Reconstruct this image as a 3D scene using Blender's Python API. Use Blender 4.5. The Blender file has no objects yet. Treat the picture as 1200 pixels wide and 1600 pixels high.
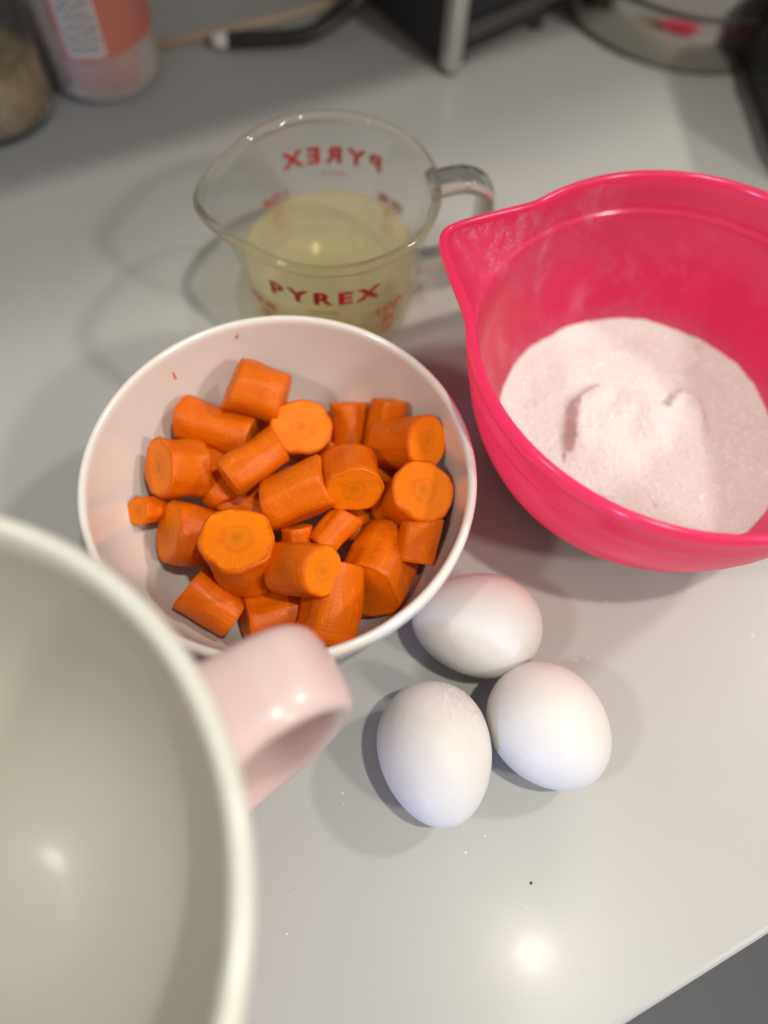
import bpy, math, random
from mathutils import Vector, Matrix, noise
R = math.radians
sc = bpy.context.scene
C = sc.collection

# ---------------------------------------------------------------- camera
cam_d = bpy.data.cameras.new('camera')
cam = bpy.data.objects.new('camera', cam_d); C.objects.link(cam); sc.camera = cam
CAM_H, PITCH, ROLL = .33, R(63.5), R(-4)
_x = Vector((1, 0, 0)); _up = Vector((0, math.sin(PITCH), math.cos(PITCH))); _f = Vector((0, math.cos(PITCH), -math.sin(PITCH)))
_c, _s = math.cos(ROLL), math.sin(ROLL)
_r = _x*_c - _up*_s; _u = _x*_s + _up*_c
M = Matrix((_r, _u, -_f)).transposed().to_4x4(); M.translation = (0, 0, CAM_H)
cam.matrix_world = M
cam_d.lens = 26; cam_d.sensor_fit = 'VERTICAL'; cam_d.sensor_height = 26*1600/1200; cam_d.sensor_width = 26
cam_d.clip_start = .01; cam_d.clip_end = 50
cam_d.dof.use_dof = True; cam_d.dof.focus_distance = .298; cam_d.dof.aperture_fstop = 2.6; cam_d.dof.aperture_blades = 0

# ---------------------------------------------------------------- room light
w = bpy.data.worlds.new('World'); sc.world = w; w.use_nodes = True
bg = w.node_tree.nodes['Background']; bg.inputs[0].default_value = (1.0, .955, .885, 1); bg.inputs[1].default_value = .31

def lamp(name, loc, aim, watts, size, col, spread=180):
    l = bpy.data.lights.new(name, 'AREA'); l.shape = 'DISK'; l.size = size; l.energy = watts; l.color = col; l.spread = R(spread)
    o = bpy.data.objects.new(name, l); C.objects.link(o); o.location = loc
    o.rotation_euler = (Vector(aim)-Vector(loc)).to_track_quat('-Z', 'Y').to_euler()
    return o
lamp('ceiling_downlight', (.38, -.09, 1.55), (.30, -.05, 0), 4.5, .048, (1, .94, .80), 120)
lamp('ceiling_downlight', (1.20, .62, 1.45), (.10, .15, 0), 10.0, .14, (1, .96, .875))
lamp('ceiling_downlight', (1.30, -.62, 1.45), (0, .2, 0), 11.0, .18, (1, .955, .865))
lamp('ceiling_downlight', (-.72, -.32, 1.10), (.05, .1, 0), 3.6, .12, (1, .96, .88))
lamp('cool_front_light', (-.25, -.85, .12), (.05, .06, .02), 4.0, .08, (.42, .55, 1.0))  # low bluish light added from the front, its source unseen

vs = sc.view_settings
vs.view_transform = 'Standard'; vs.look = 'None'; vs.exposure = .36; vs.gamma = 1; vs.use_curve_mapping = False
cy = sc.cycles
cy.use_denoising = True
cy.max_bounces = 16; cy.transmission_bounces = 14; cy.glossy_bounces = 6; cy.diffuse_bounces = 5; cy.transparent_max_bounces = 24
cy.caustics_refractive = True; cy.caustics_reflective = False; cy.blur_glossy = .4
cy.sample_clamp_indirect = 12.0

# ---------------------------------------------------------------- helpers
def tag(o, label=None, cat=None, group=None, kind=None):
    if label: o['label'] = label
    if cat: o['category'] = cat
    if group: o['group'] = group
    if kind: o['kind'] = kind
    return o
def mesh_obj(name, verts, faces, mats, parent=None, smooth=True, mat_idx=None, loc=None, rot=None):
    me = bpy.data.meshes.new(name); me.from_pydata([tuple(v) for v in verts], [], faces); me.update()
    for m in (mats if isinstance(mats, (list, tuple)) else [mats]): me.materials.append(m)
    me.polygons.foreach_set('use_smooth', [smooth]*len(me.polygons))
    if mat_idx: me.polygons.foreach_set('material_index', mat_idx)
    o = bpy.data.objects.new(name, me); C.objects.link(o)
    if parent: o.parent = parent
    if loc is not None: o.location = loc
    if rot is not None: o.rotation_euler = rot
    return o
def empty(name, loc, rz=0):
    o = bpy.data.objects.new(name, None); C.objects.link(o); o.location = loc; o.rotation_euler = (0, 0, rz)
    o.empty_display_size = .01
    return o
def catmull(pts, n=4):
    """smooth an open profile"""
    P = [Vector(p) for p in pts]; out = []
    for i in range(len(P)-1):
        p0 = P[max(i-1, 0)]; p1 = P[i]; p2 = P[i+1]; p3 = P[min(i+2, len(P)-1)]
        for k in range(n):
            t = k/n
            out.append(.5*((2*p1)+(p2-p0)*t+(2*p0-5*p1+4*p2-p3)*t*t+(3*p1-p0-3*p2+p3)*t**3))
    out.append(P[-1]); return out
def lathe(prof, seg, radial=None):
    """prof: list of (r, z[, weight]); radial(theta) is a radius offset scaled by weight. closed where r==0"""
    V = []; F = []; rows = []
    for p in prof:
        if p[0] < 1e-6:
            rows.append([len(V)]); V.append((0, 0, p[1]))
        else:
            row = []
            for k in range(seg):
                a = 2*math.pi*k/seg; r = p[0] + (radial(a)*p[2] if radial and len(p) > 2 else 0)
                row.append(len(V)); V.append((r*math.cos(a), r*math.sin(a), p[1]))
            rows.append(row)
    for a, b in zip(rows[:-1], rows[1:]):
        for k in range(seg):
            k2 = (k+1) % seg
            if len(a) == 1 and len(b) > 1: F.append((a[0], b[k], b[k2]))
            elif len(b) == 1 and len(a) > 1: F.append((a[k], b[0], a[k2]))
            elif len(a) > 1: F.append((a[k], b[k], b[k2], a[k2]))
    return V, F
def box(x0, x1, y0, y1, z0, z1, bev=0):
    if bev <= 0:
        V = [(x, y, z) for x in (x0, x1) for y in (y0, y1) for z in (z0, z1)]
        return V, [(0, 1, 3, 2), (4, 6, 7, 5), (0, 4, 5, 1), (2, 3, 7, 6), (0, 2, 6, 4), (1, 5, 7, 3)]
    import bmesh
    bm = bmesh.new(); bmesh.ops.create_cube(bm, size=1)
    for v in bm.verts:
        v.co = Vector(((x0+x1)/2+v.co.x*(x1-x0), (y0+y1)/2+v.co.y*(y1-y0), (z0+z1)/2+v.co.z*(z1-z0)))
    bmesh.ops.bevel(bm, geom=bm.edges[:], offset=bev, segments=3, affect='EDGES', profile=.5)
    bm.verts.index_update()
    V = [v.co.copy() for v in bm.verts]; F = [[v.index for v in f.verts] for f in bm.faces]; bm.free()
    return V, F
def sweep(path, shape, caps=True, scale=None, side_hint=None):
    """sweep closed 2D shape [(a,b)] along 3D path; a runs along the side vector, b along the normal"""
    P = [Vector(p) for p in path]; V = []; F = []; n = len(shape)
    for i, p in enumerate(P):
        t = (P[min(i+1, len(P)-1)]-P[max(i-1, 0)]).normalized()
        side = Vector(side_hint) if side_hint is not None else t.cross(Vector((0, 0, 1)))
        if side.length < 1e-6: side = Vector((1, 0, 0))
        side = (side - t*side.dot(t)).normalized(); nor = side.cross(t).normalized()
        s = scale[i] if scale else 1
        for a, b in shape: V.append(p+side*a*s+nor*b*s)
    for i in range(len(P)-1):
        for k in range(n):
            k2 = (k+1) % n; F.append((i*n+k, i*n+k2, (i+1)*n+k2, (i+1)*n+k))
    if caps:
        F.append(tuple(range(n-1, -1, -1))); F.append(tuple((len(P)-1)*n+k for k in range(n)))
    return V, F
def ring_shape(a, b, n=20, p=2.0):
    out = []
    for k in range(n):
        t = 2*math.pi*k/n; c, s = math.cos(t), math.sin(t)
        out.append((a*math.copysign(abs(c)**(2/p), c), b*math.copysign(abs(s)**(2/p), s)))
    return out

# ---------------------------------------------------------------- material helpers
class NT:
    def __init__(self, name):
        self.m = bpy.data.materials.new(name); self.m.use_nodes = True
        self.t = self.m.node_tree; self.p = self.t.nodes['Principled BSDF']; self.out = self.t.nodes['Material Output']
    def n(self, typ, **kw):
        nd = self.t.nodes.new(typ)
        for k, v in kw.items():
            if k.startswith('i_'):
                key = k[2:]; key = int(key) if key.isdigit() else key.replace('_', ' ')
                nd.inputs[key].default_value = v
            else: setattr(nd, k, v)
        return nd
    def l(self, a, b): self.t.links.new(a, b)
    def set(self, **kw):
        for k, v in kw.items(): self.p.inputs[k.replace('_', ' ')].default_value = v
        return self
    def ramp(self, src, stops):
        r = self.n('ShaderNodeValToRGB'); e = r.color_ramp.elements
        while len(e) < len(stops): e.new(.5)
        for el, (pos, col) in zip(e, stops): el.position = pos; el.color = col if len(col) == 4 else (*col, 1)
        self.l(src, r.inputs[0]); return r
    def math(self, op, a, b=None):
        m = self.n('ShaderNodeMath', operation=op)
        for i, x in enumerate((a, b)):
            if x is None: continue
            if isinstance(x, (int, float)): m.inputs[i].default_value = x
            else: self.l(x, m.inputs[i])
        return m.outputs[0]
    def mix(self, fac, a, b):
        m = self.n('ShaderNodeMix', data_type='RGBA')
        for sck, x in ((m.inputs['Factor'], fac), (m.inputs['A'], a), (m.inputs['B'], b)):
            if isinstance(x, (int, float)): sck.default_value = x
            elif isinstance(x, tuple): sck.default_value = x if len(x) == 4 else (*x, 1)
            else: self.l(x, sck)
        return m.outputs['Result']
    def noise(self, vec, scale, detail=2, rough=.5, dist=0):
        n = self.n('ShaderNodeTexNoise', i_Scale=scale, i_Detail=detail, i_Roughness=rough, i_Distortion=dist)
        if vec is not None: self.l(vec, n.inputs['Vector'])
        return n.outputs['Fac']
    def obj(self): return self.n('ShaderNodeTexCoord').outputs['Object']
    def mapping(self, vec, scale=(1, 1, 1), rot=(0, 0, 0)):
        m = self.n('ShaderNodeMapping'); m.inputs['Scale'].default_value = scale; m.inputs['Rotation'].default_value = rot
        self.l(vec, m.inputs['Vector']); return m.outputs[0]
    def bump(self, h, strength, dist=.001, target='Normal'):
        b = self.n('ShaderNodeBump', i_Strength=strength, i_Distance=dist); self.l(h, b.inputs['Height'])
        self.l(b.outputs[0], self.p.inputs[target]); return b
def plain(name, col, rough=.4, metal=0, **kw):
    a = NT(name); a.set(Base_Color=(*col, 1), Roughness=rough, Metallic=metal, **kw)
    o = a.obj(); nz = a.noise(o, 60, 3)
    a.l(a.mix(nz, tuple(c*.93 for c in col), tuple(min(1, c*1.05) for c in col)), a.p.inputs['Base Color'])
    return a.m

# countertop: pale engineered stone, polished
a = NT('counter_stone'); o = a.obj()
n1 = a.noise(o, 9, 4, .6); n2 = a.noise(o, 900, 2)
col = a.mix(n1, (.36, .362, .355), (.40, .402, .394))
sp = a.ramp(n2, [(.62, (0, 0, 0)), (.72, (1, 1, 1))])
a.l(a.mix(a.math('MULTIPLY', sp.outputs[0], .10), col, (.55, .55, .54)), a.p.inputs['Base Color'])
a.set(Roughness=.34, Specular_IOR_Level=.20, Coat_Weight=.032, Coat_Roughness=.15, Coat_IOR=1.5)
sm = a.n('ShaderNodeMapRange', i_1=.35, i_2=.65, i_3=.10, i_4=.16); a.l(a.noise(a.mapping(o, (14, 40, 1), (0, 0, .9)), 1, 4, .6, 1.2), sm.inputs[0]); a.l(sm.outputs[0], a.p.inputs['Coat Roughness'])
a.bump(a.noise(o, 2500, 2), .06, .0002); a.bump(a.noise(o, 700, 3), .012, .0002, 'Coat Normal')
M_COUNTER = a.m
M_FLOOR = plain('dark_floor', (.075, .075, .082), .5)
M_WALL = plain('wall_paint', (.42, .40, .37), .6)
M_CAB = plain('cabinet_paint', (.42, .40, .38), .45)

# porcelain, pink bounce light tinted into its base colour
a = NT('white_porcelain'); o = a.obj()
a.l(a.mix(a.noise(o, 30, 2), (.655, .625, .605), (.695, .665, .645)), a.p.inputs['Base Color'])
a.set(Roughness=.16, Coat_Weight=.5, Coat_Roughness=.05); a.bump(a.noise(o, 90, 2), .03, .001)
M_PORC = a.m

# pink translucent plastic with sugar dust on its inner wall
def pink_plastic(dusty):
    a = NT('pink_plastic_dusty' if dusty else 'pink_plastic'); o = a.obj()
    base = (1.0, .052, .20, 1)
    a.set(Roughness=.3, Specular_IOR_Level=.1)
    a.p.inputs['Base Color'].default_value = base
    if dusty:
        st = a.mapping(o, (60, 60, 25), (.5, .3, .8))
        nA = a.ramp(a.noise(st, 1.6, 6, .72, .6), [(.46, (0, 0, 0)), (.66, (1, 1, 1))])
        nB = a.ramp(a.noise(o, 30, 3, .6), [(.42, (0, 0, 0)), (.62, (1, 1, 1))])
        fine = a.ramp(a.noise(o, 1100, 2, .7), [(.45, (.05, .05, .05)), (.58, (1, 1, 1))])
        # more dust towards the pouring side
        sep = a.n('ShaderNodeSeparateXYZ'); a.l(o, sep.inputs[0])
        side = a.n('ShaderNodeMapRange', i_1=.05, i_2=-.075); a.l(sep.outputs[0], side.inputs[0])
        hz = a.n('ShaderNodeMapRange', i_1=.099, i_2=.085); a.l(sep.outputs[2], hz.inputs[0])
        m = a.math('MULTIPLY', a.math('MULTIPLY', nA.outputs[0], nB.outputs[0]), fine.outputs[0])
        haze = a.math('MULTIPLY', a.math('MULTIPLY', side.outputs[0], hz.outputs[0]), .14)
        m = a.math('MULTIPLY', m, a.math('ADD', a.math('MULTIPLY', side.outputs[0], .85), .15))
        low = a.n('ShaderNodeMapRange', i_1=.040, i_2=.028); a.l(sep.outputs[2], low.inputs[0])
        m = a.math('ADD', m, a.math('MULTIPLY', a.math('POWER', low.outputs[0], 2.0), a.math('MULTIPLY', fine.outputs[0], .55)))
        m = a.math('MINIMUM', a.math('ADD', m, a.math('MULTIPLY', haze, fine.outputs[0])), .8)
        a.l(a.mix(m, base, (.92, .70, .74, 1)), a.p.inputs['Base Color'])
        rr = a.n('ShaderNodeMapRange', i_1=0., i_2=.5, i_3=.24, i_4=.7); a.l(m, rr.inputs[0]); a.l(rr.outputs[0], a.p.inputs['Roughness'])
    a.bump(a.noise(o, 160, 2), .02, .001)
    tr = a.n('ShaderNodeBsdfTranslucent'); tr.inputs[0].default_value = (1.0, .25, .42, 1)
    mx = a.n('ShaderNodeMixShader'); mx.inputs[0].default_value = .70
    a.l(a.p.outputs[0], mx.inputs[1]); a.l(tr.outputs[0], mx.inputs[2])
    gl = a.n('ShaderNodeBsdfGlossy', i_Roughness=.16)
    lw = a.n('ShaderNodeLayerWeight', i_Blend=.5)
    fr = a.math('ADD', a.math('MULTIPLY', a.math('POWER', lw.outputs['Facing'], 4.0), .35), .028)
    m2 = a.n('ShaderNodeMixShader'); a.l(fr, m2.inputs[0]); a.l(mx.outputs[0], m2.inputs[1]); a.l(gl.outputs[0], m2.inputs[2]); a.l(m2.outputs[0], a.out.inputs[0])
    return a.m
M_PINK = pink_plastic(False); M_PINKD = pink_plastic(True)

# sugar
a = NT('white_sugar'); o = a.obj()
g = a.noise(o, 1600, 2, .7); v = a.n('ShaderNodeTexVoronoi', i_Scale=1300.); a.l(o, v.inputs['Vector'])
a.l(a.mix(g, (.60, .58, .578), (.67, .652, .65)), a.p.inputs['Base Color'])
a.set(Roughness=.75, Specular_IOR_Level=.3)
a.bump(a.math('ADD', g, a.math('MULTIPLY', v.outputs['Distance'], 1.0)), .32, .0006)
M_SUGAR = a.m
M_CRYSTAL = NT('sugar_crystal').set(Base_Color=(.95, .94, .93, 1), Roughness=.28, Specular_IOR_Level=1.0).m

# eggshell
def eggshell(wrinkle):
    a = NT('eggshell_wrinkled' if wrinkle else 'eggshell'); o = a.obj()
    a.l(a.mix(a.noise(o, 55, 3, .6), (.60, .585, .575), (.64, .627, .617)), a.p.inputs['Base Color'])
    a.set(Roughness=.48, Specular_IOR_Level=.35, Subsurface_Weight=.12, Subsurface_Scale=.004)
    a.p.inputs['Subsurface Radius'].default_value = (1, .7, .6)
    h = a.math('MULTIPLY', a.noise(o, 900, 3, .6), .5)
    h = a.math('ADD', h, a.math('MULTIPLY', a.noise(o, 260, 2), .4))
    if wrinkle:
        sep = a.n('ShaderNodeSeparateXYZ'); a.l(o, sep.inputs[0])
        st = a.mapping(o, (140, 700, 140), (0, 0, R(12)))
        wv = a.ramp(a.noise(st, 1, 3, .55), [(.48, (0, 0, 0)), (.62, (1, 1, 1))])
        my = a.n('ShaderNodeMapRange', i_1=.002, i_2=.014); a.l(sep.outputs[1], my.inputs[0])
        mx = a.n('ShaderNodeMapRange', i_1=.0, i_2=-.014); a.l(sep.outputs[0], mx.inputs[0])
        h = a.math('ADD', h, a.math('MULTIPLY', a.math('MULTIPLY', wv.outputs[0], my.outputs[0]), a.math('MULTIPLY', mx.outputs[0], 4.0)))
    a.bump(h, .42, .0006)
    return a.m
M_EGG = eggshell(False); M_EGGW = eggshell(True)

# carrots
def carrot_mats():
    a = NT('carrot_skin'); o = a.obj()
    oi = a.n('ShaderNodeObjectInfo').outputs['Random']
    big = a.noise(o, 130, 4, .6)
    rings = a.noise(a.mapping(o, (90, 90, 900)), 1, 3, .6)
    streak = a.noise(a.mapping(o, (900, 900, 80)), 1, 2, .5)
    c = a.mix(big, (.52, .088, .001), (.71, .150, .001))
    c = a.mix(a.math('MULTIPLY', a.ramp(rings, [(.55, (0, 0, 0)), (.75, (1, 1, 1))]).outputs[0], .28), c, (.82, .24, .01))
    c = a.mix(a.math('MULTIPLY', a.ramp(streak, [(.60, (0, 0, 0)), (.80, (1, 1, 1))]).outputs[0], .25), c, (.84, .27, .015))
    dash = a.ramp(a.noise(a.mapping(o, (520, 520, 170)), 1, 2, .6), [(.66, (0, 0, 0)), (.74, (1, 1, 1))])
    c = a.mix(a.math('MULTIPLY', dash.outputs[0], .45), c, (.88, .32, .03))
    blotch = a.ramp(a.noise(o, 95, 5, .65), [(.48, (0, 0, 0)), (.72, (1, 1, 1))])
    c = a.mix(a.math('MULTIPLY', blotch.outputs[0], .55), c, (.55, .09, .001))
    c = a.mix(a.math('MULTIPLY', oi, .30), c, (.60, .105, .002))
    spots = a.ramp(a.noise(o, 420, 1), [(.70, (0, 0, 0)), (.80, (1, 1, 1))])
    c = a.mix(a.math('MULTIPLY', spots.outputs[0], .35), c, (.42, .10, .01))
    a.l(c, a.p.inputs['Base Color'])
    a.set(Roughness=.38, Specular_IOR_Level=.20, Subsurface_Weight=.10, Subsurface_Scale=.003)
    a.p.inputs['Subsurface Radius'].default_value = (1, .35, .08)
    a.bump(a.math('ADD', a.math('ADD', rings, big), a.math('MULTIPLY', streak, .8)), .38, .0007)
    side = a.m
    a = NT('carrot_cut'); o = a.obj()
    at = a.n('ShaderNodeAttribute', attribute_name='rho'); rho = at.outputs['Fac']
    sep = a.n('ShaderNodeSeparateXYZ'); a.l(o, sep.inputs[0])
    an = a.math('ARCTAN2', sep.outputs[1], sep.outputs[0])
    comb = a.n('ShaderNodeCombineXYZ'); a.l(a.math('MULTIPLY', a.math('SINE', an), 11), comb.inputs[0]); a.l(a.math('MULTIPLY', a.math('COSINE', an), 11), comb.inputs[1]); a.l(a.math('MULTIPLY', rho, 1.3), comb.inputs[2])
    rad = a.noise(comb.outputs[0], 1, 3, .6)
    wob = a.math('ADD', rho, a.math('MULTIPLY', a.math('SUBTRACT', a.noise(o, 160, 3), .5), .42))
    base = a.ramp(wob, [(0, (.48, .13, .002)), (.14, (.62, .165, .002)), (.28, (.70, .18, .002)), (.37, (.64, .15, .002)), (.50, (.76, .185, .002)), (.86, (.77, .18, .002)), (.95, (.58, .11, .002))])
    base.color_ramp.elements[-1].position = .97
    c = a.mix(a.math('MULTIPLY', a.ramp(rad, [(.50, (0, 0, 0)), (.72, (1, 1, 1))]).outputs[0], .42), base.outputs[0], (.85, .26, .008))
    c = a.mix(a.math('MULTIPLY', a.noise(o, 700, 3), .25), c, (.60, .13, .004))
    a.l(c, a.p.inputs['Base Color'])
    a.set(Roughness=.46, Specular_IOR_Level=.18, Subsurface_Weight=.10, Subsurface_Scale=.003)
    a.p.inputs['Subsurface Radius'].default_value = (1, .35, .08)
    a.bump(a.math('ADD', rad, a.noise(o, 900, 2)), .3, .0004)
    return side, a.m
M_CSIDE, M_CCUT = carrot_mats()

# glass, oil, prints
def glass(name, col, ior=1.47, rough=0.0):
    a = NT(name); a.set(Base_Color=(*col, 1), Roughness=rough, Transmission_Weight=1, IOR=ior); return a.m
def thin_glass(name, tint, solid, ior, haze=0):
    """light passes straight through a thin wall, with mirror reflection at its edges and a share of true refraction"""
    a = NT(name); a.set(Base_Color=(*tint, 1), Roughness=0, Transmission_Weight=1, IOR=ior)
    lw = a.n('ShaderNodeLayerWeight', i_Blend=.5)
    fr = a.math('ADD', a.math('MULTIPLY', a.math('POWER', lw.outputs['Facing'], 5.0), .38), .03)
    tr = a.n('ShaderNodeBsdfTransparent'); tr.inputs[0].default_value = (*tint, 1)
    gl = a.n('ShaderNodeBsdfGlossy', i_Roughness=.015)
    m1 = a.n('ShaderNodeMixShader'); a.l(fr, m1.inputs[0]); a.l(tr.outputs[0], m1.inputs[1]); a.l(gl.outputs[0], m1.inputs[2])
    m2 = a.n('ShaderNodeMixShader'); m2.inputs[0].default_value = solid; a.l(m1.outputs[0], m2.inputs[1]); a.l(a.p.outputs[0], m2.inputs[2])
    last = m2.outputs[0]
    if haze:  # pale diffuse share stands in for light focused through the clear oil
        df = a.n('ShaderNodeBsdfDiffuse'); df.inputs[0].default_value = (1.0, .93, .60, 1)
        t2 = a.n('ShaderNodeBsdfTranslucent'); t2.inputs[0].default_value = (1.0, .93, .60, 1)
        m3 = a.n('ShaderNodeMixShader'); m3.inputs[0].default_value = .5; a.l(df.outputs[0], m3.inputs[1]); a.l(t2.outputs[0], m3.inputs[2])
        m4 = a.n('ShaderNodeMixShader'); m4.inputs[0].default_value = haze; a.l(last, m4.inputs[1]); a.l(m3.outputs[0], m4.inputs[2]); last = m4.outputs[0]
    a.l(last, a.out.inputs[0]); return a.m
M_GLASS = thin_glass('clear_glass', (.995, .995, .988), .12, 1.47)
M_GLASSR = thin_glass('thick_glass', (.99, .975, .92), .68, 1.47)
M_OIL = thin_glass('vegetable_oil', (1.0, .975, .78), .14, 1.40, .20)
M_RED = plain('red_print', (.42, .008, .018), .4)
M_JARGLASS = glass('jar_glass', (.93, .95, .93), 1.45)

# pale pink glaze outside / cream glaze inside
a = NT('pale_pink_glaze'); o = a.obj()
a.l(a.mix(a.noise(o, 25, 2), (.60, .455, .45), (.64, .49, .485)), a.p.inputs['Base Color']); a.set(Roughness=.34, Coat_Weight=.15, Coat_Roughness=.14)
a.bump(a.noise(o, 45, 2), .05, .002); M_GLAZEP = a.m
a = NT('cream_glaze'); o = a.obj()
a.l(a.mix(a.noise(o, 18, 2), (.42, .408, .37), (.46, .447, .405)), a.p.inputs['Base Color']); a.set(Roughness=.42, Coat_Weight=.10, Coat_Roughness=.16)
a.bump(a.noise(o, 40, 2), .05, .002); M_GLAZEW = a.m

M_GLAZER = plain('white_rim_glaze', (.60, .60, .555), .2)
M_BLACK = plain('black_gloss', (.012, .012, .014), .18)
M_BLACKM = plain('black_matt', (.018, .018, .02), .45)
M_STEEL = plain('brushed_steel', (.46, .44, .40), .16, 1.0)
M_CHROME = plain('chrome_trim', (.72, .72, .71), .28, 1.0)
M_DGREY = plain('grey_reflection', (.06, .06, .06), .4)
M_WOOD = plain('pale_wood', (.50, .38, .27), .6)
M_WHITEP = plain('white_plastic', (.75, .74, .72), .4)
M_DARKFLECK = plain('dark_crumb', (.06, .05, .045), .6)

# ---------------------------------------------------------------- setting
DIRN = R(29.5)                                   # the counter runs along this direction
nx, ny = -math.sin(DIRN), math.cos(DIRN); tx, ty = math.cos(DIRN), math.sin(DIRN)
def ct(t, n, z): return (tx*t+nx*n, ty*t+ny*n, z)
FRONT, BACK = -.0815, .575
ctop = empty('kitchen_setting', (0, 0, 0))
bpy.data.objects.remove(ctop)
V, F = box(-1.6, 1.8, FRONT, BACK, -.04, 0, .003)
mesh_obj('countertop', V, F, M_COUNTER, smooth=False, rot=(0, 0, DIRN))
tag(bpy.data.objects['countertop'], 'pale polished stone kitchen countertop', None, None, 'structure')
V, F = box(-3, 3, -3, BACK, -.93, -.90)
tag(mesh_obj('floor', V, F, M_FLOOR, smooth=False, rot=(0, 0, DIRN)), 'dark grey floor below the counter edge', None, None, 'structure')
V, F = box(-1.6, 1.8, BACK+.002, BACK+.05, -.9, 1.5)
tag(mesh_obj('wall', V, F, M_WALL, smooth=False, rot=(0, 0, DIRN)), 'painted kitchen wall behind the counter', None, None, 'structure')
V, F = box(-1.6, 1.8, .205, BACK, .50, 1.2)
tag(mesh_obj('wall_cupboard', V, F, M_CAB, smooth=False, rot=(0, 0, DIRN)), 'cupboard hung on the wall, shading the back of the counter', None, None, 'structure')

# ---------------------------------------------------------------- white bowl
BX, BY = -.0416, .1452
def build_white_bowl():
    t = empty('serving_bowl', (BX, BY, 0)); tag(t, 'white porcelain bowl holding the cut carrots', 'bowl')
    inner = catmull([(0, .006), (.018, .0061), (.03, .0066), (.045, .0102), (.055, .018), (.063, .030), (.068, .042), (.0715, .056), (.0733, .0672)], 4)
    lip = [(.0736, .0690), (.0742, .0698), (.0750, .0702), (.0759, .0700), (.0766, .0694), (.0770, .0684), (.0771, .0665), (.0771, .0640), (.0769, .0628), (.0763, .0620), (.0752, .0616)]
    ribs = []
    for k in range(3):
        zz = .0600-k*.0026; rr = .0742-k*.0006; ribs += [(rr, zz+.0009), (rr+.0006, zz+.0004), (rr+.0006, zz-.0003), (rr-.0001, zz-.0009)]
    outer = catmull([(.0722, .0505), (.0700, .0430), (.066, .030), (.058, .016), (.048, .0075), (.040, .0048)], 4)
    lip += ribs
    prof = [(p[0], p[1]) for p in inner] + lip + [(p[0], p[1]) for p in outer] + [(.030, .0040), (0, .0040)]
    prof[0] = (0, prof[0][1])
    V, F = lathe(prof, 160); b = mesh_obj('body', V, F, M_PORC, t)
    V, F = lathe([(.040, .0052), (.0405, .0022), (.0402, .0006), (.0392, 0), (.0372, 0), (.0362, .0008), (.036, .0046)], 120)
    mesh_obj('foot_ring', V, F, M_PORC, t)
    # carrot shreds stuck to the inner wall
    return t
build_white_bowl()

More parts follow.
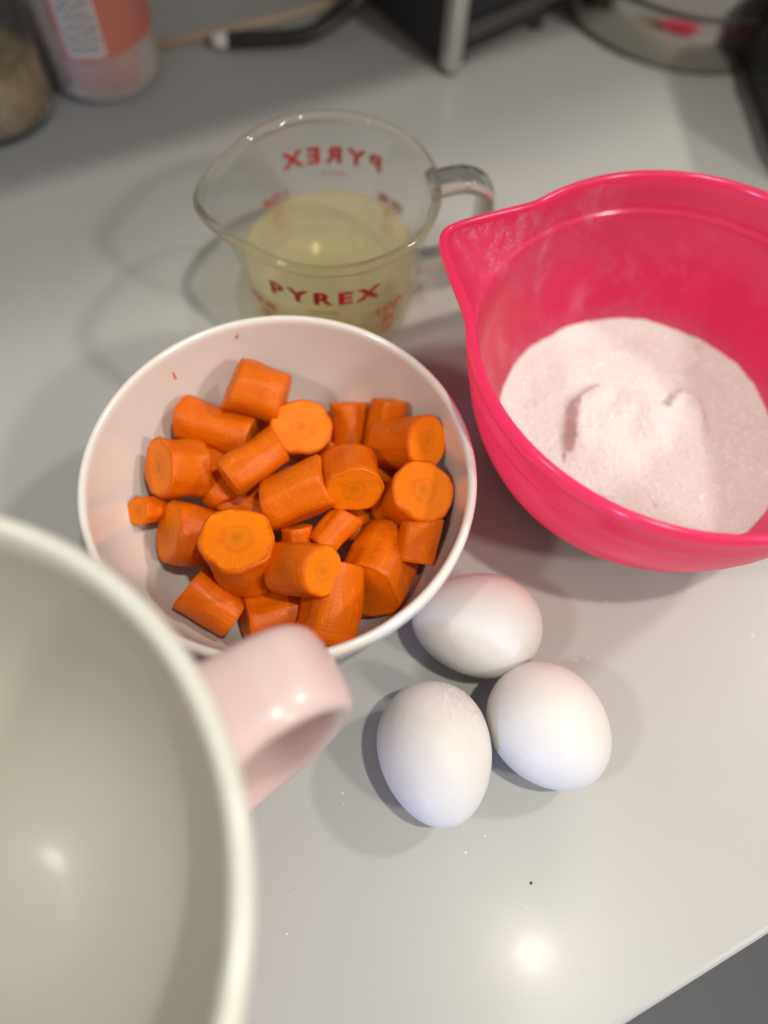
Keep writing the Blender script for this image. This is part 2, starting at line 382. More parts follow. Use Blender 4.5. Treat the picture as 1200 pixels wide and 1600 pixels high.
# ---------------------------------------------------------------- carrots
def carrot(label, loc, axis, L, r0, r1, seed, cutA=0.0, cutB=0.0, K=10, name='carrot_piece', bow=0.0):
    rd = random.Random(seed); N = 44; nz = 9
    fac = [(2*math.pi*(k+rd.uniform(-.3, .3))/K, rd.uniform(.93, 1.0)) for k in range(K)]
    def rad(th):
        m = 1.035
        for fa, d in fac:
            cth = math.cos(th-fa)
            if cth > .2: m = min(m, d/cth)
        return m
    rt = [rad(2*math.pi*k/N) for k in range(N)]
    rt = [.12*rt[k-1]+.76*rt[k]+.12*rt[(k+1) % N] for k in range(N)]
    sqa, sqp = rd.uniform(.0, .06), rd.uniform(0, 3.14)
    rt = [rt[k]*(1.03+sqa*math.cos(2*(2*math.pi*k/N-sqp))) for k in range(N)]
    pA, pB = rd.uniform(0, 6.28), rd.uniform(0, 6.28)
    cutA = math.tan(R(cutA or rd.uniform(2, 13))); cutB = math.tan(R(cutB or rd.uniform(2, 13)))
    V = []; F = []; mi = []; rho = []
    off = Vector((seed*3.1, seed*1.7, 0))
    def pt(k, s, f=1.0, inset=0.0):
        """s -1..1 along the axis, f radius factor"""
        th = 2*math.pi*k/N; r = r0+(r1-r0)*(s+1)/2
        nn = 1+.10*noise.noise(Vector((math.cos(th)*1.3, math.sin(th)*1.3, s*1.1))+off)+.016*noise.noise(Vector((math.cos(th)*5, math.sin(th)*5, s*4))+off)
        r = r*rt[k % N]*nn*f - inset*r/.012
        x, y = r*math.cos(th), r*math.sin(th)
        sl = cutB*math.cos(th-pB)*r if s < 0 else cutA*math.cos(th-pA)*r
        z = s*L/2 + sl*abs(s)**3 
        return Vector((x + bow*(1-s*s), y, z))
    ss = [-1+2*i/nz for i in range(nz+1)]; ss = [-1]+[-.965]+ss[1:-1]+[.965]+[1]
    rows = []
    for i, s in enumerate(ss):
        row = []
        for k in range(N):
            row.append(len(V)); V.append(pt(k, s, 1.0, .0007 if i in (0, len(ss)-1) else 0)); rho.append(1.0)
        rows.append(row)
    for a_, b_ in zip(rows[:-1], rows[1:]):
        for k in range(N):
            k2 = (k+1) % N; F.append((a_[k], a_[k2], b_[k2], b_[k])); mi.append(0)
    for s in (-1, 1):
        prev = None
        for f in (1.0, .86, .72, .55, .36, .18, 0):
            if f == 0:
                i0 = len(V); v = pt(0, s, 0); v.z -= s*.0003; V.append(v); rho.append(0); row = [i0]
            else:
                row = []
                for k in range(N):
                    v = pt(k, s, f, .0007 if f == 1.0 else 0)
                    v.z += (.00025*noise.noise(v*160+off) - s*.0003*(1-f)) if f < 1 else 0
                    row.append(len(V)); V.append(v); rho.append(f)
            if prev:
                for k in range(N):
                    k2 = (k+1) % N
                    if len(row) == 1: fa = (prev[k], prev[k2], row[0])
                    else: fa = (prev[k], prev[k2], row[k2], row[k])
                    F.append(fa if s > 0 else tuple(reversed(fa))); mi.append(1)
            prev = row
    o = mesh_obj(name, V, F, [M_CSIDE, M_CCUT], None, True, mi)
    at = o.data.attributes.new('rho', 'FLOAT', 'POINT'); at.data.foreach_set('value', rho)
    q = Vector((0, 0, 1)).rotation_difference(Vector(axis).normalized())
    o.rotation_mode = 'QUATERNION'; o.rotation_quaternion = q; o.location = loc
    tag(o, label, 'carrot', 'carrot pieces in the white bowl')
    return o
CARROTS = [
 ('carrot chunk leaning on the far wall of the bowl, highest in the picture', (-0.0582, 0.1918, 0.053), (0.965, -0.112, -0.237), 0.0241, 0.0121, 0.0115),
 ('long carrot chunk just below the topmost one, on its left', (-0.0753, 0.1793, 0.042), (0.974, -0.206, -0.091), 0.0322, 0.0103, 0.0101),
 ('carrot disc facing up, right of the topmost chunk', (-0.0385, 0.1796, 0.04), (0.062, -0.24, 0.969), 0.0238, 0.0118, 0.0128),
 ('flat-topped upright carrot stick beside the far disc', (-0.0182, 0.1861, 0.028), (-0.061, 0.799, 0.598), 0.0341, 0.0093, 0.0089),
 ('upright carrot stick at the far right behind the bright barrel', (-0.0012, 0.1823, 0.038), (0.035, 0.695, 0.719), 0.0345, 0.0091, 0.0078),
 ('carrot barrel at the upper right with its cut end turned right', (0.0067, 0.1747, 0.048), (0.65, -0.339, 0.68), 0.0289, 0.0112, 0.0107),
 ('thick carrot piece right of centre, starry cut end facing the viewer', (-0.0146, 0.1549, 0.05), (0.142, -0.845, 0.516), 0.0238, 0.0111, 0.0116),
 ('slanted oval carrot cut lying against the right wall', (0.0104, 0.1493, 0.043), (0.384, -0.101, 0.918), 0.0269, 0.0127, 0.0134),
 ('short carrot stub below the slanted oval one, by the right wall', (0.0151, 0.1298, 0.045), (0.098, 0.836, 0.539), 0.0180, 0.0085, 0.0082),
 ('big dark carrot end tapering down at the lower right', (-0.001, 0.1213, 0.034), (-0.273, -0.906, 0.324), 0.0268, 0.0147, 0.0135),
 ('small diagonal carrot stick in the middle above the big dark end', (-0.0201, 0.1336, 0.041), (-0.584, -0.793, -0.172), 0.0183, 0.0069, 0.0064),
 ('tiny carrot stub peeking out above the front barrel', (-0.0359, 0.1294, 0.036), (0.001, 0.721, 0.693), 0.0141, 0.0064, 0.0062),
 ('front carrot barrel with a bright cut end, lying on the lower pile', (-0.03, 0.1104, 0.054), (0.74, -0.25, 0.624), 0.0240, 0.0107, 0.0096),
 ('wide carrot column nearest the front rim, under the front barrel', (-0.0192, 0.1024, 0.042), (0.102, 0.914, 0.393), 0.0321, 0.0123, 0.0112),
 ('carrot piece at the front showing a dark left end, left of the wide column', (-0.0417, 0.0999, 0.029), (-0.915, -0.374, 0.151), 0.0246, 0.0110, 0.0110),
 ('tilted carrot block at the front left of the bowl', (-0.0671, 0.1021, 0.033), (0.856, -0.398, -0.33), 0.0224, 0.0103, 0.0098),
 ('largest carrot drum, its darker core facing up', (-0.0542, 0.1177, 0.049), (-0.129, 0.072, 0.989), 0.0246, 0.0139, 0.0147),
 ('dark chunky carrot piece left of the largest drum', (-0.079, 0.1309, 0.032), (-0.88, -0.091, 0.465), 0.0231, 0.0130, 0.0137),
 ('broad carrot piece at the far left with its cut face turned left', (-0.0877, 0.1567, 0.043), (-0.777, -0.316, 0.545), 0.0201, 0.0125, 0.0125),
 ('thinnest carrot tip lying alone at the left wall', (-0.0978, 0.1423, 0.033), (-0.528, -0.531, 0.663), 0.0195, 0.0047, 0.0059),
 ('shadowed carrot piece tucked right of the broad left piece', (-0.0732, 0.1596, 0.029), (0.574, -0.815, -0.082), 0.0270, 0.0113, 0.0113),
 ('diagonal carrot stick lying on top, left of centre', (-0.0555, 0.1581, 0.051), (-0.722, -0.692, -0.006), 0.0269, 0.0088, 0.0092),
 ('large carrot chunk lying across the centre of the pile', (-0.0356, 0.1461, 0.048), (0.882, 0.431, 0.191), 0.0274, 0.0113, 0.0122),
 ('shadowed carrot piece behind the largest drum, mostly covered', (-0.0558, 0.1462, 0.028), (0.803, -0.594, -0.051), 0.0294, 0.0117, 0.0117),
 ('small covered carrot piece below the starry cut end', (-0.0108, 0.1441, 0.03), (0.158, -0.983, -0.098), 0.0174, 0.0061, 0.0058),
 ('covered carrot piece between the far disc and the central chunk', (-0.0306, 0.1741, 0.027), (0.448, 0.699, 0.557), 0.0213, 0.0070, 0.0070),
 ('covered carrot piece between the topmost chunk and the diagonal stick on its lower right', (-0.0565, 0.1887, 0.026), (0.56, -0.746, -0.36), 0.0186, 0.0071, 0.0071),
]
for i, (lb, lo, ax, L, r0, r1) in enumerate(CARROTS):
    carrot(lb, lo, ax, L, r0, r1, 11+i*7, K=12 if r1 > .008 else 9, bow=(.0012 if i % 2 else -.0009)*min(1, L/.025))
# carrot shreds on the bowl wall
def shred(label, th, z, ln, rotz):
    r = {0: 0}.get(0, 0); prof = [(.055, .018), (.063, .030), (.068, .042), (.0715, .056), (.0733, .0672)]
    for (ra, za), (rb, zb) in zip(prof[:-1], prof[1:]):
        if za <= z <= zb: r = ra+(rb-ra)*(z-za)/(zb-za)
    c = Vector((BX+r*math.cos(th), BY+r*math.sin(th), z)); up = Vector((math.cos(th)*.28, math.sin(th)*.28, 1)).normalized(); e = Vector((-math.sin(th), math.cos(th), 0))
    inn = Vector((-math.cos(th), -math.sin(th), .28)).normalized()
    pts = [c+(up*math.cos(rotz)+e*math.sin(rotz))*ln*(k/5-.5)+e*.0004*math.sin(k*1.3)+inn*.0002 for k in range(6)]
    V, F = sweep(pts, ring_shape(.00045, .0003, 8), scale=[.4, .9, 1, .9, .6, .2], side_hint=e)
    tag(mesh_obj('carrot_shred', V, F, M_CSIDE), label, 'carrot shred', 'carrot shreds on the bowl wall')
shred('orange carrot shred stuck to the far left inner wall of the white bowl', R(137), .058, .0042, .2)
shred('tiny carrot fleck high on the far inner wall of the white bowl', R(112), .064, .0022, -.3)

# ---------------------------------------------------------------- pink batter bowl
PX, PY = .1163, .2025
def spout(th0, width, amp, pw=1.5, eps=.10):
    def f(a):
        d = abs((a-th0+math.pi) % (2*math.pi)-math.pi)/width
        d = math.sqrt(d*d+eps*eps)-eps
        if d >= 1: return 0
        return amp*(1-d)**pw
    return f
def sugar_inner_r(z):
    prof = [(.030, .0055), (.045, .0095), (.056, .017), (.066, .029), (.074, .043), (.080, .058), (.0838, .079)]
    for (ra, za), (rb, zb) in zip(prof[:-1], prof[1:]):
        if za <= z <= zb: return ra+(rb-ra)*(z-za)/(zb-za)
    return prof[0][0]
def build_pink_bowl():
    t = empty('batter_bowl', (PX, PY, 0)); tag(t, 'bright pink plastic mixing bowl with a pouring spout, holding sugar', 'bowl')
    inner = [(0, .004), (.015, .0042), (.030, .0055), (.045, .0095), (.056, .017), (.066, .029), (.074, .043), (.080, .058), (.0832, .0740)]
    inner = [(p[0], p[1], 0) for p in catmull(inner, 4)]
    led = [(.0834, .0780, .03), (.0837, .0800, .05), (.0842, .0810, .07), (.0850, .0814, .09), (.0855, .0820, .12), (.0857, .0850, .28), (.0858, .0900, .58), (.0859, .0945, .86), (.0860, .0970, 1.0)]
    lip = [(.0862, .0986, 1.0), (.0868, .0996, 1.0), (.0877, .1000, 1.0), (.0887, .0998, 1.0), (.0894, .0990, 1.0), (.0897, .0976, 1.0), (.0897, .0950, 1.0), (.0894, .0934, .98), (.0886, .0928, .95)]
    ob = [(.0883, .0900, .76), (.0880, .0850, .40), (.0878, .0815, .20), (.0876, .0804, .16), (.0868, .0796, .12), (.0860, .0788, .09)]
    outer = [(p[0], p[1], 0) for p in catmull([(.0858, .0740), (.0828, .058), (.0768, .041), (.069, .026), (.0595, .0135), (.052, .006)], 4)]
    foot = [(.0505, .0035, 0), (.050, .0015, 0), (.0488, .0002, 0), (.046, .0, 0), (.044, .0012, 0), (.030, .0016, 0), (0, .0016, 0)]
    inner[0] = (0, .004, 0); inner = [(p[0], p[1], w_) for p, w_ in zip(inner, [0]*len(inner))]
    outer = [(p[0], p[1], w_) for p, w_ in zip(outer, [.06, .03, .01, 0]+[0]*(len(outer)-4))]
    f = spout(R(156.5), R(22.5), .0203, 1.6, .12)
    top = inner+led
    V, F = lathe(top, 240, f); mi = [0]*len(F)
    V2, F2 = lathe([top[-1]]+lip+ob+outer+foot, 240, f)
    n0 = len(V)-240
    # weld: the first row of the second shell is the last row of the first
    def mp(i): return n0+i if i < 240 else len(V)+i-240
    F2 = [tuple(mp(i) for i in fa) for fa in F2]
    b = mesh_obj('body', V+V2[240:], F+F2, [M_PINKD, M_PINK], t, True, mi+[1]*len(F2))
    # rubber-free moulded ring under the base is part of the body; a raised seam ring on the outside
    V, F = lathe([(.0796, .0500), (.0801, .0494), (.0795, .0486)], 200); mesh_obj('moulded_ring', V, F, M_PINK, t)
    return t
build_pink_bowl()

# sugar inside
def build_sugar():
    NR, NA = 170, 360; V = []; F = []; Z0 = .0262
    # scoop edge, given in the bowl's own coordinates (metres)
    edge = [(-.0346, -.0125), (-.0330, .004), (-.0305, .0160), (-.0192, .0255), (-.006, .0258), (.006, .0215), (.0135, .0165), (.0185, .0235), (.0245, .0270), (.0325, .0225), (.0350, .0105), (.0320, -.004)]
    def segd(p):
        best = 9; sgn = 1
        for (ax_, ay_), (bx_, by_) in zip(edge[:-1], edge[1:]):
            dx, dy = bx_-ax_, by_-ay_; tt = max(0, min(1, ((p[0]-ax_)*dx+(p[1]-ay_)*dy)/(dx*dx+dy*dy)))
            qx, qy = ax_+dx*tt, ay_+dy*tt; d = math.hypot(p[0]-qx, p[1]-qy)
            if d < best:
                best = d; sgn = 1 if dx*(p[1]-ay_)-dy*(p[0]-ax_) < 0 else -1
        return best*sgn
    def height(x, y, rr):
        z = Z0
        v = Vector((x, y, 0))
        z += .0011*noise.noise(v*38+Vector((3, 1, 0))) + .0005*noise.noise(v*110) + .00035*noise.noise(v*420)+.0002*noise.noise(v*900)
        z += .0030*max(0, (rr-.80)/.20)**1.6                                   # creeps up the wall
        d = segd((x, y))
        if d > -.006:                                                           # poured heap with a crisp back and left edge
            wv = .0010*noise.noise(v*150)+.0004*noise.noise(v*500)
            st = max(0, min(1, (d+wv+.0008)/.0050)); st = st*st*(3-2*st)
            fade = max(0, 1-max(0, d-.006)/.040)
            yf = max(0, min(1, (y+.020)/.016)); xf = max(.5, min(1, (.040-x)/.03))
            z += (.0066+.0020*noise.noise(v*95))*st*fade*yf*xf
        z += .0016*math.exp(-(((x+.004)/.020)**2+((y+.008)/.016)**2))            # soft heap in the middle
        z += .0024*math.exp(-(((x+.029)/.0045)**2+((y+.0085)/.006)**2))*(1+.5*noise.noise(v*300))
        z -= .0016*math.exp(-(((x-.004)/.0016)**2+((y+.0375)/.0014)**2))         # little pit
        for (cx, cy_, s_, h_) in ((.0351, .0500, .0026, .0022), (-.0172, -.0390, .0042, .0016), (-.047, .034, .003, .0012), (-.055, -.006, .003, .0013), (.028, -.045, .003, .001)):
            z += h_*math.exp(-(((x-cx)/s_)**2+((y-cy_)/s_)**2))*(1+.6*noise.noise(v*420))
        return z
    V.append((0, 0, height(0, 0, 0))); rows = [[0]]
    for i in range(1, NR+1):
        row = []
        for k in range(NA):
            aa = 2*math.pi*k/NA; q = i/NR
            wob = 1+.010*noise.noise(Vector((math.cos(aa)*3, math.sin(aa)*3, 5)))+.004*noise.noise(Vector((math.cos(aa)*14, math.sin(aa)*14, 2)))
            r_ = .0664*wob*q; x, y = r_*math.cos(aa), r_*math.sin(aa)
            z = height(x, y, q)
            if i == NR:
                lim = sugar_inner_r(z)+.0002; x, y = lim*math.cos(aa), lim*math.sin(aa)
            row.append(len(V)); V.append((x, y, z))
        rows.append(row)
    # close below, just inside the bowl's inner wall
    for zz in (.018, .011):
        row = []
        for k in range(NA):
            aa = 2*math.pi*k/NA; r_ = sugar_inner_r(zz)-.0006
            row.append(len(V)); V.append((r_*math.cos(aa), r_*math.sin(aa), zz))
        rows.append(row)
    rows.append([len(V)]); V.append((0, 0, .0065))
    for a_, b_ in zip(rows[:-1], rows[1:]):
        for k in range(NA):
            k2 = (k+1) % NA
            if len(a_) == 1: F.append((a_[0], b_[k], b_[k2]))
            elif len(b_) == 1: F.append((a_[k], b_[0], a_[k2]))
            else: F.append((a_[k], b_[k], b_[k2], a_[k2]))
    t = empty('sugar', (PX, PY, 0)); tag(t, 'white granulated sugar filling the bottom of the pink bowl', 'sugar')
    mesh_obj('heap', V, F, M_SUGAR, t)
    # loose crystals catching the light
    rd = random.Random(5); V = []; F = []
    for _ in range(1900):
        rr = math.sqrt(rd.random())*.062; aa = rd.uniform(0, 6.283); x, y = rr*math.cos(aa), rr*math.sin(aa)
        z = height(x, y, rr/.0664)+.0001; s_ = rd.uniform(.00013, .00032)
        rot = Matrix.Rotation(rd.uniform(0, 6.28), 3, Vector((rd.uniform(-1, 1), rd.uniform(-1, 1), rd.uniform(-1, 1))).normalized())
        i0 = len(V)
        for c in ((-1, -1, -1), (-1, -1, 1), (-1, 1, -1), (-1, 1, 1), (1, -1, -1), (1, -1, 1), (1, 1, -1), (1, 1, 1)): V.append(Vector((x, y, z))+rot @ (Vector(c)*s_))
        for fa in ((0, 1, 3, 2), (4, 6, 7, 5), (0, 4, 5, 1), (2, 3, 7, 6), (0, 2, 6, 4), (1, 5, 7, 3)): F.append(tuple(i0+j for j in fa))
    o = mesh_obj('crystals', V, F, M_CRYSTAL, t, False); o['kind'] = 'stuff'
build_sugar()

# ---------------------------------------------------------------- eggs
def egg(label, x, y, length, width, ang, mat, tilt=0, k=.11):
    NU, NV = 64, 72; V = []; F = []; rows = []
    a_, b_ = length/2, width/2
    for i in range(NU+1):
        t = math.pi*i/NU; xx = a_*math.cos(t); r = b_*math.sin(t)*(1-k*math.cos(t))
        if i in (0, NU): rows.append([len(V)]); V.append((xx, 0, 0))
        else:
            row = []
            for j in range(NV):
                p = 2*math.pi*j/NV; row.append(len(V)); V.append((xx, r*math.cos(p), r*math.sin(p)))
            rows.append(row)
    for A, B in zip(rows[:-1], rows[1:]):
        for j in range(NV):
            j2 = (j+1) % NV
            if len(A) == 1: F.append((A[0], B[j], B[j2]))
            elif len(B) == 1: F.append((A[j], B[0], A[j2]))
            else: F.append((A[j], B[j], B[j2], A[j2]))
    o = mesh_obj('egg', V, F, mat); o.rotation_euler = (0, R(tilt), R(ang))
    bpy.context.view_layer.update()
    zmin = min((o.rotation_euler.to_matrix() @ Vector(v)).z for v in V)
    o.location = (x, y, -zmin)
    tag(o, label, 'egg', 'white eggs on the counter'); return o
egg('white egg touching the white bowl, farthest of the three', .0421, .1042, .0545, .0432, 176, M_EGG, 0, .14)
egg('white egg with faint wrinkles, nearest the front and the pink handle', .0264, .0509, .0550, .0440, -76, M_EGGW)
egg('white egg at the right of the three, bluish on its lower left side', .0712, .0640, .0530, .0448, -42, M_EGG, 14, .07)

# ---------------------------------------------------------------- measuring cup
GX, GY = -.0363, .2905
def cup_outer(z):
    P = [(.0395, .002), (.0430, .008), (.0446, .02), (.0462, .04), (.0482, .06), (.0500, .074), (.0512, .078)]
    for (ra, za), (rb, zb) in zip(P[:-1], P[1:]):
        if za <= z <= zb: return ra+(rb-ra)*(z-za)/(zb-za)
    return P[-1][0]
def build_cup():
    t = empty('measuring_cup', (GX, GY, 0)); tag(t, 'clear glass measuring cup with red print, spout and handle', 'measuring cup')
    inner = catmull([(0, .0062), (.02, .0062), (.0345, .0070), (.0392, .0110), (.0408, .0200), (.0425, .040), (.0445, .060), (.0464, .0720), (.0476, .0772)], 4)
    n = len(inner); inner = [(p[0], p[1], max(0, (p[1]-.045)/.033)**1.8) for p in inner]; inner[0] = (0, .0062, 0)
    lip = [(.0484, .0790, 1), (.0496, .0800, 1), (.0512, .0803, 1), (.0524, .0798, 1), (.0530, .0786, 1), (.0528, .0770, 1), (.0516, .0757, .95)]
    outer = [(p[0], p[1], max(0, (p[1]-.045)/.033)**1.8) for p in catmull([(.0504, .0740), (.0482, .060), (.0462, .040), (.0446, .020), (.0430, .008), (.0395, .002)], 4)]
    foot = [(.038, .0005, 0), (.0365, 0, 0), (.034, .0004, 0), (.032, .0012, 0), (.02, .0016, 0), (0, .0016, 0)]
    f = spout(R(195), R(33), .0088, 1.45, .26)
    V, F = lathe(inner+lip+outer+foot, 200, f); nI, nL = (len(inner)-2)*200, (len(lip)+2)*200
    mesh_obj('body', V, F, [M_GLASS, M_GLASSR], t, True, [0]*nI+[1]*nL+[0]*(len(F)-nI-nL))
    # handle: a squarish glass loop opposite the spout
    d = Vector((math.cos(R(15)), math.sin(R(15)), 0)); s = Vector((-d.y, d.x, 0))
    pts = catmull([d*.0485+Vector((0, 0, .0715)), d*.058+Vector((0, 0, .0738)), d*.068+Vector((0, 0, .0735)), d*.0765+Vector((0, 0, .0675)), d*.0785+Vector((0, 0, .055)), d*.0775+Vector((0, 0, .040)), d*.0710+Vector((0, 0, .029)), d*.060+Vector((0, 0, .0245)), d*.0450+Vector((0, 0, .0240))], 5)
    V, F = sweep(pts, ring_shape(.0075, .0042, 20, 3.2), side_hint=s); mesh_obj('handle', V, F, M_GLASSR, t)
    # red printing, curved on to the glass
    def text(body, size, ang, z, bold, name, sx=1.0, spacing=1.0):
        cu = bpy.data.curves.new('t', 'FONT'); cu.body = body; cu.size = size; cu.align_x = 'CENTER'; cu.align_y = 'CENTER'; cu.offset = bold; cu.space_character = spacing
        ob = bpy.data.objects.new('t', cu); C.objects.link(ob); bpy.context.view_layer.update()
        me = bpy.data.meshes.new_from_object(ob.evaluated_get(bpy.context.evaluated_depsgraph_get()))
        C.objects.unlink(ob); bpy.data.objects.remove(ob)
        V = []
        for v in me.vertices:
            zz = z+v.co.y; r_ = cup_outer(zz)+.00025; a_ = ang+v.co.x*sx/.0475; V.append((r_*math.cos(a_), r_*math.sin(a_), zz))
        F = [tuple(p.vertices) for p in me.polygons]; bpy.data.meshes.remove(me)
        mesh_obj(name, V, F, M_RED, t, False)
    def bar(ang, z, wd, h):
        V = []; F = []
        for k in range(9):
            a_ = ang+(k/8-.5)*wd/.0475
            for zz in (z-h/2, z+h/2): r_ = cup_outer(zz)+.00025; V.append((r_*math.cos(a_), r_*math.sin(a_), zz))
        for k in range(8): F.append((2*k, 2*k+2, 2*k+3, 2*k+1))
        mesh_obj('measure_line', V, F, M_RED, t, False)
    for base in (-88, 93):
        text('PYREX', .0118, R(base), .0570, .00055, 'brand_lettering', 1.15, 1.45)
        text('measuring', .0034, R(base), .0475, .0000, 'small_lettering')
        for sg, words in ((-1, ('250 ML', '150', '100')), (1, ('1 CUP', '2/3', '1/3'))):
            for j, wd in enumerate(words):
                zz = .0400-j*.0085; aa = R(base)+sg*R(41)
                text(wd, .0062 if j == 0 else .0055, aa, zz, .0003, 'measure_lettering')
                bar(aa, zz-.0038, .013, .0009)
    # oil
    O = catmull([(.0395+.0015, .0130), (.0411, .020), (.0427, .0380), (.0428, .0395)], 3)
    prof = [(0, .0058), (.03, .0062), (.036, .0072), (.0395, .0110)]+[(p[0], p[1]) for p in O]+[(.0420, .0392), (.0405, .0390), (.036, .0389), (0, .0389)]
    V, F = lathe(prof, 140); F = [tuple(reversed(fa)) for fa in F]
    o = mesh_obj('cooking_oil', V, F, M_OIL, None, True); o.location = (GX, GY, 0)
    tag(o, 'pale yellow cooking oil inside the glass measuring cup', 'oil')
build_cup()

# ---------------------------------------------------------------- big handled mixing bowl, nearest the camera
def build_mixing_bowl():
    cx, cy_, h, r = -.124, -.0157, .145, .1028
    t = empty('handled_mixing_bowl', (cx, cy_, 0)); tag(t, 'large pale pink ceramic bowl with a strap handle and cream inside, cropped at left', 'bowl')
    inner = [(p[0], p[1]) for p in catmull([(0, .011), (.022, .0125), (.042, .018), (.060, .028), (.074, .044), (.084, .066), (.0910, .094), (.095, .120), (.0965, .138)], 5)]; inner[0] = (0, .011)
    lip = [(.0970, .1420), (.0980, .1442), (.0995, .1450), (.1010, .1447), (.1022, .1436), (.1028, .1420)]
    out = [(p[0], p[1]) for p in catmull([(.1026, .1380), (.1008, .120), (.0972, .090), (.092, .060), (.084, .034), (.072, .014), (.060, .005)], 5)]
    V, F = lathe(inner+lip, 180); nF1 = len(F); nIn = (len(inner)-3)*180
    V2, F2 = lathe([lip[-1]]+out+[(.058, .002), (.055, 0), (.052, .001), (.04, .003), (0, .003)], 180)
    n0 = len(V)-180
    F2 = [tuple((n0+i if i < 180 else len(V)+i-180) for i in fa) for fa in F2]
    mesh_obj('body', V+V2[180:], F+F2, [M_GLAZEW, M_GLAZEP, M_GLAZER], t, True, [0]*nIn+[2]*(nF1-nIn)+[2]*(180*6)+[1]*(len(F2)-180*6))
    an = R(35.5); d = Vector((math.cos(an), math.sin(an), 0)); s = Vector((-d.y, d.x, 0))
    pts = catmull([d*.095+Vector((0, 0, .110)), d*.106+Vector((0, 0, .1125)), d*.117+Vector((0, 0, .1125)), d*.127+Vector((0, 0, .1070)), d*.1325+Vector((0, 0, .0940)), d*.131+Vector((0, 0, .0760)), d*.123+Vector((0, 0, .056)), d*.112+Vector((0, 0, .040)), d*.096+Vector((0, 0, .031)), d*.078+Vector((0, 0, .028))], 5)
    V, F = sweep(pts, ring_shape(.0145, .0052, 28, 3.0), side_hint=s, scale=[1+.30*max(0, 1-i/7)**2+.30*max(0, 1-(len(pts)-1-i)/9)**2 for i in range(len(pts))]); mesh_obj('handle', V, F, M_GLAZEP, t)
build_mixing_bowl()

# ---------------------------------------------------------------- things at the back of the counter
def build_jar():
    t = empty('storage_jar', (-.263, .428, 0)); tag(t, 'clear glass storage jar of beige grain at the far left', 'jar')
    V, F = lathe([(0, .004), (.034, .004), (.0365, .007), (.037, .012), (.037, .085), (.034, .092), (.034, .100), (.0365, .100), (.0366, .092), (.0392, .085), (.0395, .012), (.038, .003), (.034, 0), (0, 0)], 80); mesh_obj('body', V, F, M_JARGLASS, t)
    V, F = lathe([(0, .118), (.036, .118), (.0385, .115), (.0385, .0935), (.0372, .0935)], 80); mesh_obj('lid', V, F, M_STEEL, t)
    a = NT('oat_grain'); o = a.obj(); v = a.n('ShaderNodeTexVoronoi', i_Scale=220.); a.l(o, v.inputs['Vector'])
    a.l(a.mix(v.outputs['Distance'], (.50, .37, .20), (.22, .14, .06)), a.p.inputs['Base Color']); a.set(Roughness=.8)
    V, F = lathe([(0, .0045), (.033, .0045), (.0362, .0085), (.0365, .035), (.030, .037), (.015, .0365), (0, .038)], 60)
    o = mesh_obj('grain', V, F, a.m); o.location = (-.263, .428, 0); tag(o, 'beige grain filling the bottom of the glass jar', 'grain')
build_jar()
def build_bottle():
    cx, cy_ = -.201, .4715
    t = empty('pink_bottle', (cx, cy_, 0)); tag(t, 'translucent pink plastic bottle with a salmon label and white text strip', 'bottle')
    a = NT('pink_tint_plastic'); a.set(Base_Color=(.80, .66, .62, 1), Roughness=.25, Transmission_Weight=.8, IOR=1.3); mt = a.m
    V, F = lathe([(0, .002), (.030, .002), (.0345, .006), (.0350, .012), (.0350, .125), (.030, .14), (.015, .15), (.015, .165), (0, .165)], 90); mesh_obj('body', V, F, mt, t)
    V, F = lathe([(0, .190), (.016, .190), (.018, .187), (.018, .158), (.0155, .158)], 60); mesh_obj('cap', V, F, M_WHITEP, t)
    a = NT('pink_powder'); o = a.obj(); a.l(a.mix(a.noise(o, 300, 3), (.30, .20, .175), (.40, .28, .25)), a.p.inputs['Base Color']); a.set(Roughness=.7)
    V, F = lathe([(0, .003), (.030, .003), (.0342, .0066), (.0346, .012), (.0346, .040), (.0, .042)], 60)
    mesh_obj('filling', V, F, a.m, t)
    def patch(name, a0, a1, z0, z1, mat, off):
        V = []; F = []; n = 24
        for k in range(n+1):
            aa = R(a0+(a1-a0)*k/n)
            for z in (z0, z1): V.append(((.0350+off)*math.cos(aa), (.0350+off)*math.sin(aa), z))
        for k in range(n): F.append((2*k, 2*k+2, 2*k+3, 2*k+1))
        return mesh_obj(name, V, F, mat, t)
    lab = patch('label', -103, 95, .033, .115, plain('salmon_label', (.50, .155, .125), .5), .0004)
    st = patch('text_strip', -99, -63, .0345, .114, plain('white_label', (.62, .60, .58), .5), .0008); st.parent = lab
    ink = plain('grey_ink', (.16, .15, .15), .6)
    V = []; F = []; rd = random.Random(3)
    for row in range(9):
        aa = -96+row*3.6; z = .037
        while z < .112:
            ln = rd.uniform(.002, .006); i0 = len(V)
            for (q, zz) in ((aa, z), (aa+1.8, z), (aa+1.8, z+ln), (aa, z+ln)): V.append((.0361*math.cos(R(q)), .0361*math.sin(R(q)), zz))
            F.append((i0, i0+1, i0+2, i0+3)); z += ln+rd.uniform(.0008, .0018)
    ot = mesh_obj('fine_print', V, F, ink, st, False); ot['kind'] = 'stuff'
build_bottle()

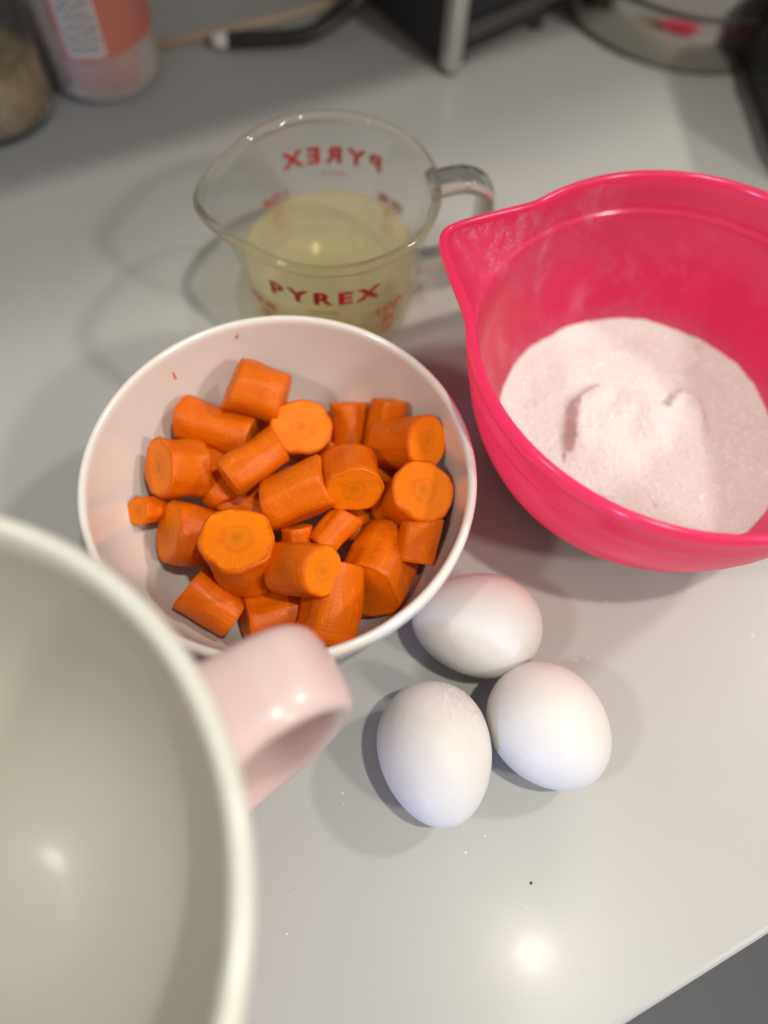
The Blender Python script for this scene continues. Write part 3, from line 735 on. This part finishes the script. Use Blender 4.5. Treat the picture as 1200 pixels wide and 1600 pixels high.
# wooden skewer and a black-handled utensil lying behind the bottle
V, F = sweep([(-.190, .4935, .003), (-.103, .536, .003), (-.03, .5815, .003)], ring_shape(.0028, .0026, 10)); tag(mesh_obj('wooden_stick', V, F, M_WOOD), 'thin pale wooden stick lying behind the bottle', 'stick')
t = empty('kitchen_utensil', (-.10, .51, 0)); tag(t, 'black kitchen utensil handle with a white tip, by the wooden stick', 'utensil')
q = Vector((-.10, .51, 0))
hp = catmull([Vector(p)-q for p in ((-.127, .507, .006), (-.112, .5085, .0065), (-.0995, .5107, .0065), (-.074, .516, .008), (-.056, .5275, .012), (-.0415, .543, .018), (-.017, .556, .030), (.004, .560, .040))], 4)
V, F = sweep(hp, ring_shape(.0058, .0048, 14)); mesh_obj('handle', V, F, M_BLACKM, t)
V, F = sweep([Vector(p)-q for p in ((-.1375, .5055, .006), (-.1365, .5056, .006), (-.133, .506, .006), (-.128, .5068, .006), (-.126, .5071, .006))], ring_shape(.0058, .0048, 14), scale=[.3, .75, .98, 1.0, .95]); mesh_obj('tip', V, F, M_WHITEP, t)

def build_toaster():
    t = empty('toaster', (.022, .488, 0), R(40)); tag(t, 'black toaster with a silver corner post at the back of the counter', 'toaster')
    V, F = box(.012, .100, .003, .15, .010, .19, .004); mesh_obj('body', V, F, M_BLACK, t, False)
    V, F = box(.001, .013, .0, .012, .004, .19, .003); mesh_obj('corner_post', V, F, M_CHROME, t, False)
    V, F = box(.0135, .099, .0005, .004, .022, .032, .001); mesh_obj('reflection_strip', V, F, M_DGREY, t, False)  # dark grey strip standing in for a reflection on the black face
    V, F = box(.002, .012, .0125, .15, .006, .19, .002); mesh_obj('side_panel', V, F, M_BLACKM, t, False)
    for px_, py_ in ((.02, .015), (.09, .015), (.02, .14), (.09, .14)):
        V, F = lathe([(0, .010), (.006, .010), (.0065, .001), (.006, 0), (0, 0)], 20); mesh_obj('foot', V, F, M_BLACKM, t, loc=(px_, py_, 0))
build_toaster()
def build_pot():
    t = empty('steel_pot', (.194, .608, 0)); tag(t, 'round stainless steel pot behind the pink bowl', 'pot')
    V, F = lathe([(0, .004), (.088, .004), (.092, .008), (.0925, .036), (.0935, .12), (.0955, .12), (.0945, .036), (.0965, .034), (.0965, .006), (.094, .001), (.09, 0), (0, 0)], 120); mesh_obj('body', V, F, M_STEEL, t)
    V, F = lathe([(.0957, .0352), (.0972, .0362), (.0972, .0378), (.0957, .0386)], 120); mesh_obj('band', V, F, M_BLACKM, t)
    V, F = lathe([(.0940, .119), (.0965, .1185), (.0975, .121), (.0965, .1235), (.0940, .123)], 120); mesh_obj('rim', V, F, M_CHROME, t)
build_pot()
def build_appliance():
    t = empty('black_appliance', (.2290, .405, 0), R(4)); tag(t, 'black glossy appliance cropped at the right edge, behind the pink bowl', 'appliance')
    V, F = box(0, .14, 0, .118, .003, .075, .008); mesh_obj('body', V, F, M_BLACKM, t, False)
    V, F = box(.004, .136, .004, .114, 0, .004, .001); mesh_obj('base', V, F, M_BLACKM, t, False)
    for (y, z) in ((.03, .030), (.075, .045)):
        V, F = lathe([(0, .003), (.0028, .003), (.0034, .0022), (.0036, 0)], 24); mesh_obj('chrome_dot', V, F, M_CHROME, t, loc=(-.0002, y, z), rot=(0, R(-90), 0))  # small pale metal dots on the side face
build_appliance()

# ---------------------------------------------------------------- crumbs and drips on the counter
def fleck(name, label, cat, group, x, y, s, mat, flat=.4):
    rd = random.Random(int((x+y)*1e6)); V = []; F = []; rows = []
    for i in range(5):
        ph = math.pi*i/4; row = []
        if i in (0, 4): rows.append([len(V)]); V.append((0, 0, s*flat*math.cos(ph))); continue
        for k in range(8):
            rr = s*math.sin(ph)*rd.uniform(.75, 1.2); row.append(len(V)); V.append((rr*math.cos(k*.785), rr*math.sin(k*.785), s*flat*math.cos(ph)))
        rows.append(row)
    for A, B in zip(rows[:-1], rows[1:]):
        for k in range(8):
            k2 = (k+1) % 8
            if len(A) == 1: F.append((A[0], B[k], B[k2]))
            elif len(B) == 1: F.append((A[k], B[0], A[k2]))
            else: F.append((A[k], B[k], B[k2], A[k2]))
    tag(mesh_obj(name, V, F, mat, loc=(x, y, s*flat*.8)), label, cat, group)
fleck('crumb', 'single dark speck on the counter in front of the eggs', 'crumb', None, .0672, .008, .0006, M_DARKFLECK)
rd = random.Random(8); V = []; F = []  # white grains stand in for glints of drops on the stone
for (x, y, n, sx, sy) in ((-.027, -.0174, 6, .0025, .006), (.0915, .099, 4, .005, .001), (-.0075, .036, 2, .002, .002), (.046, .026, 3, .008, .006), (.1706, .1157, 2, .002, .001), (.06, .05, 5, .06, .06)):
    for k in range(n):
        px_, py_, s_ = x+rd.gauss(0, sx), y+rd.gauss(0, sy), rd.uniform(.00010, .00022)
        if px_ < -.028 or math.hypot(px_-BX, py_-BY) < .05: continue
        rot = Matrix.Rotation(rd.uniform(0, 6.28), 3, 'Z'); i0 = len(V)
        for c in ((-1, -1, -1), (-1, -1, 1), (-1, 1, -1), (-1, 1, 1), (1, -1, -1), (1, -1, 1), (1, 1, -1), (1, 1, 1)): V.append(Vector((px_, py_, s_))+rot @ (Vector((c[0]*1.3, c[1], c[2]*.9))*s_))
        for fa in ((0, 1, 3, 2), (4, 6, 7, 5), (0, 4, 5, 1), (2, 3, 7, 6), (0, 2, 6, 4), (1, 5, 7, 3)): F.append(tuple(i0+j for j in fa))
tag(mesh_obj('glint_grains', V, F, M_CRYSTAL, None, False), 'white grains standing in for glints scattered on the counter', 'sugar', None, 'stuff')
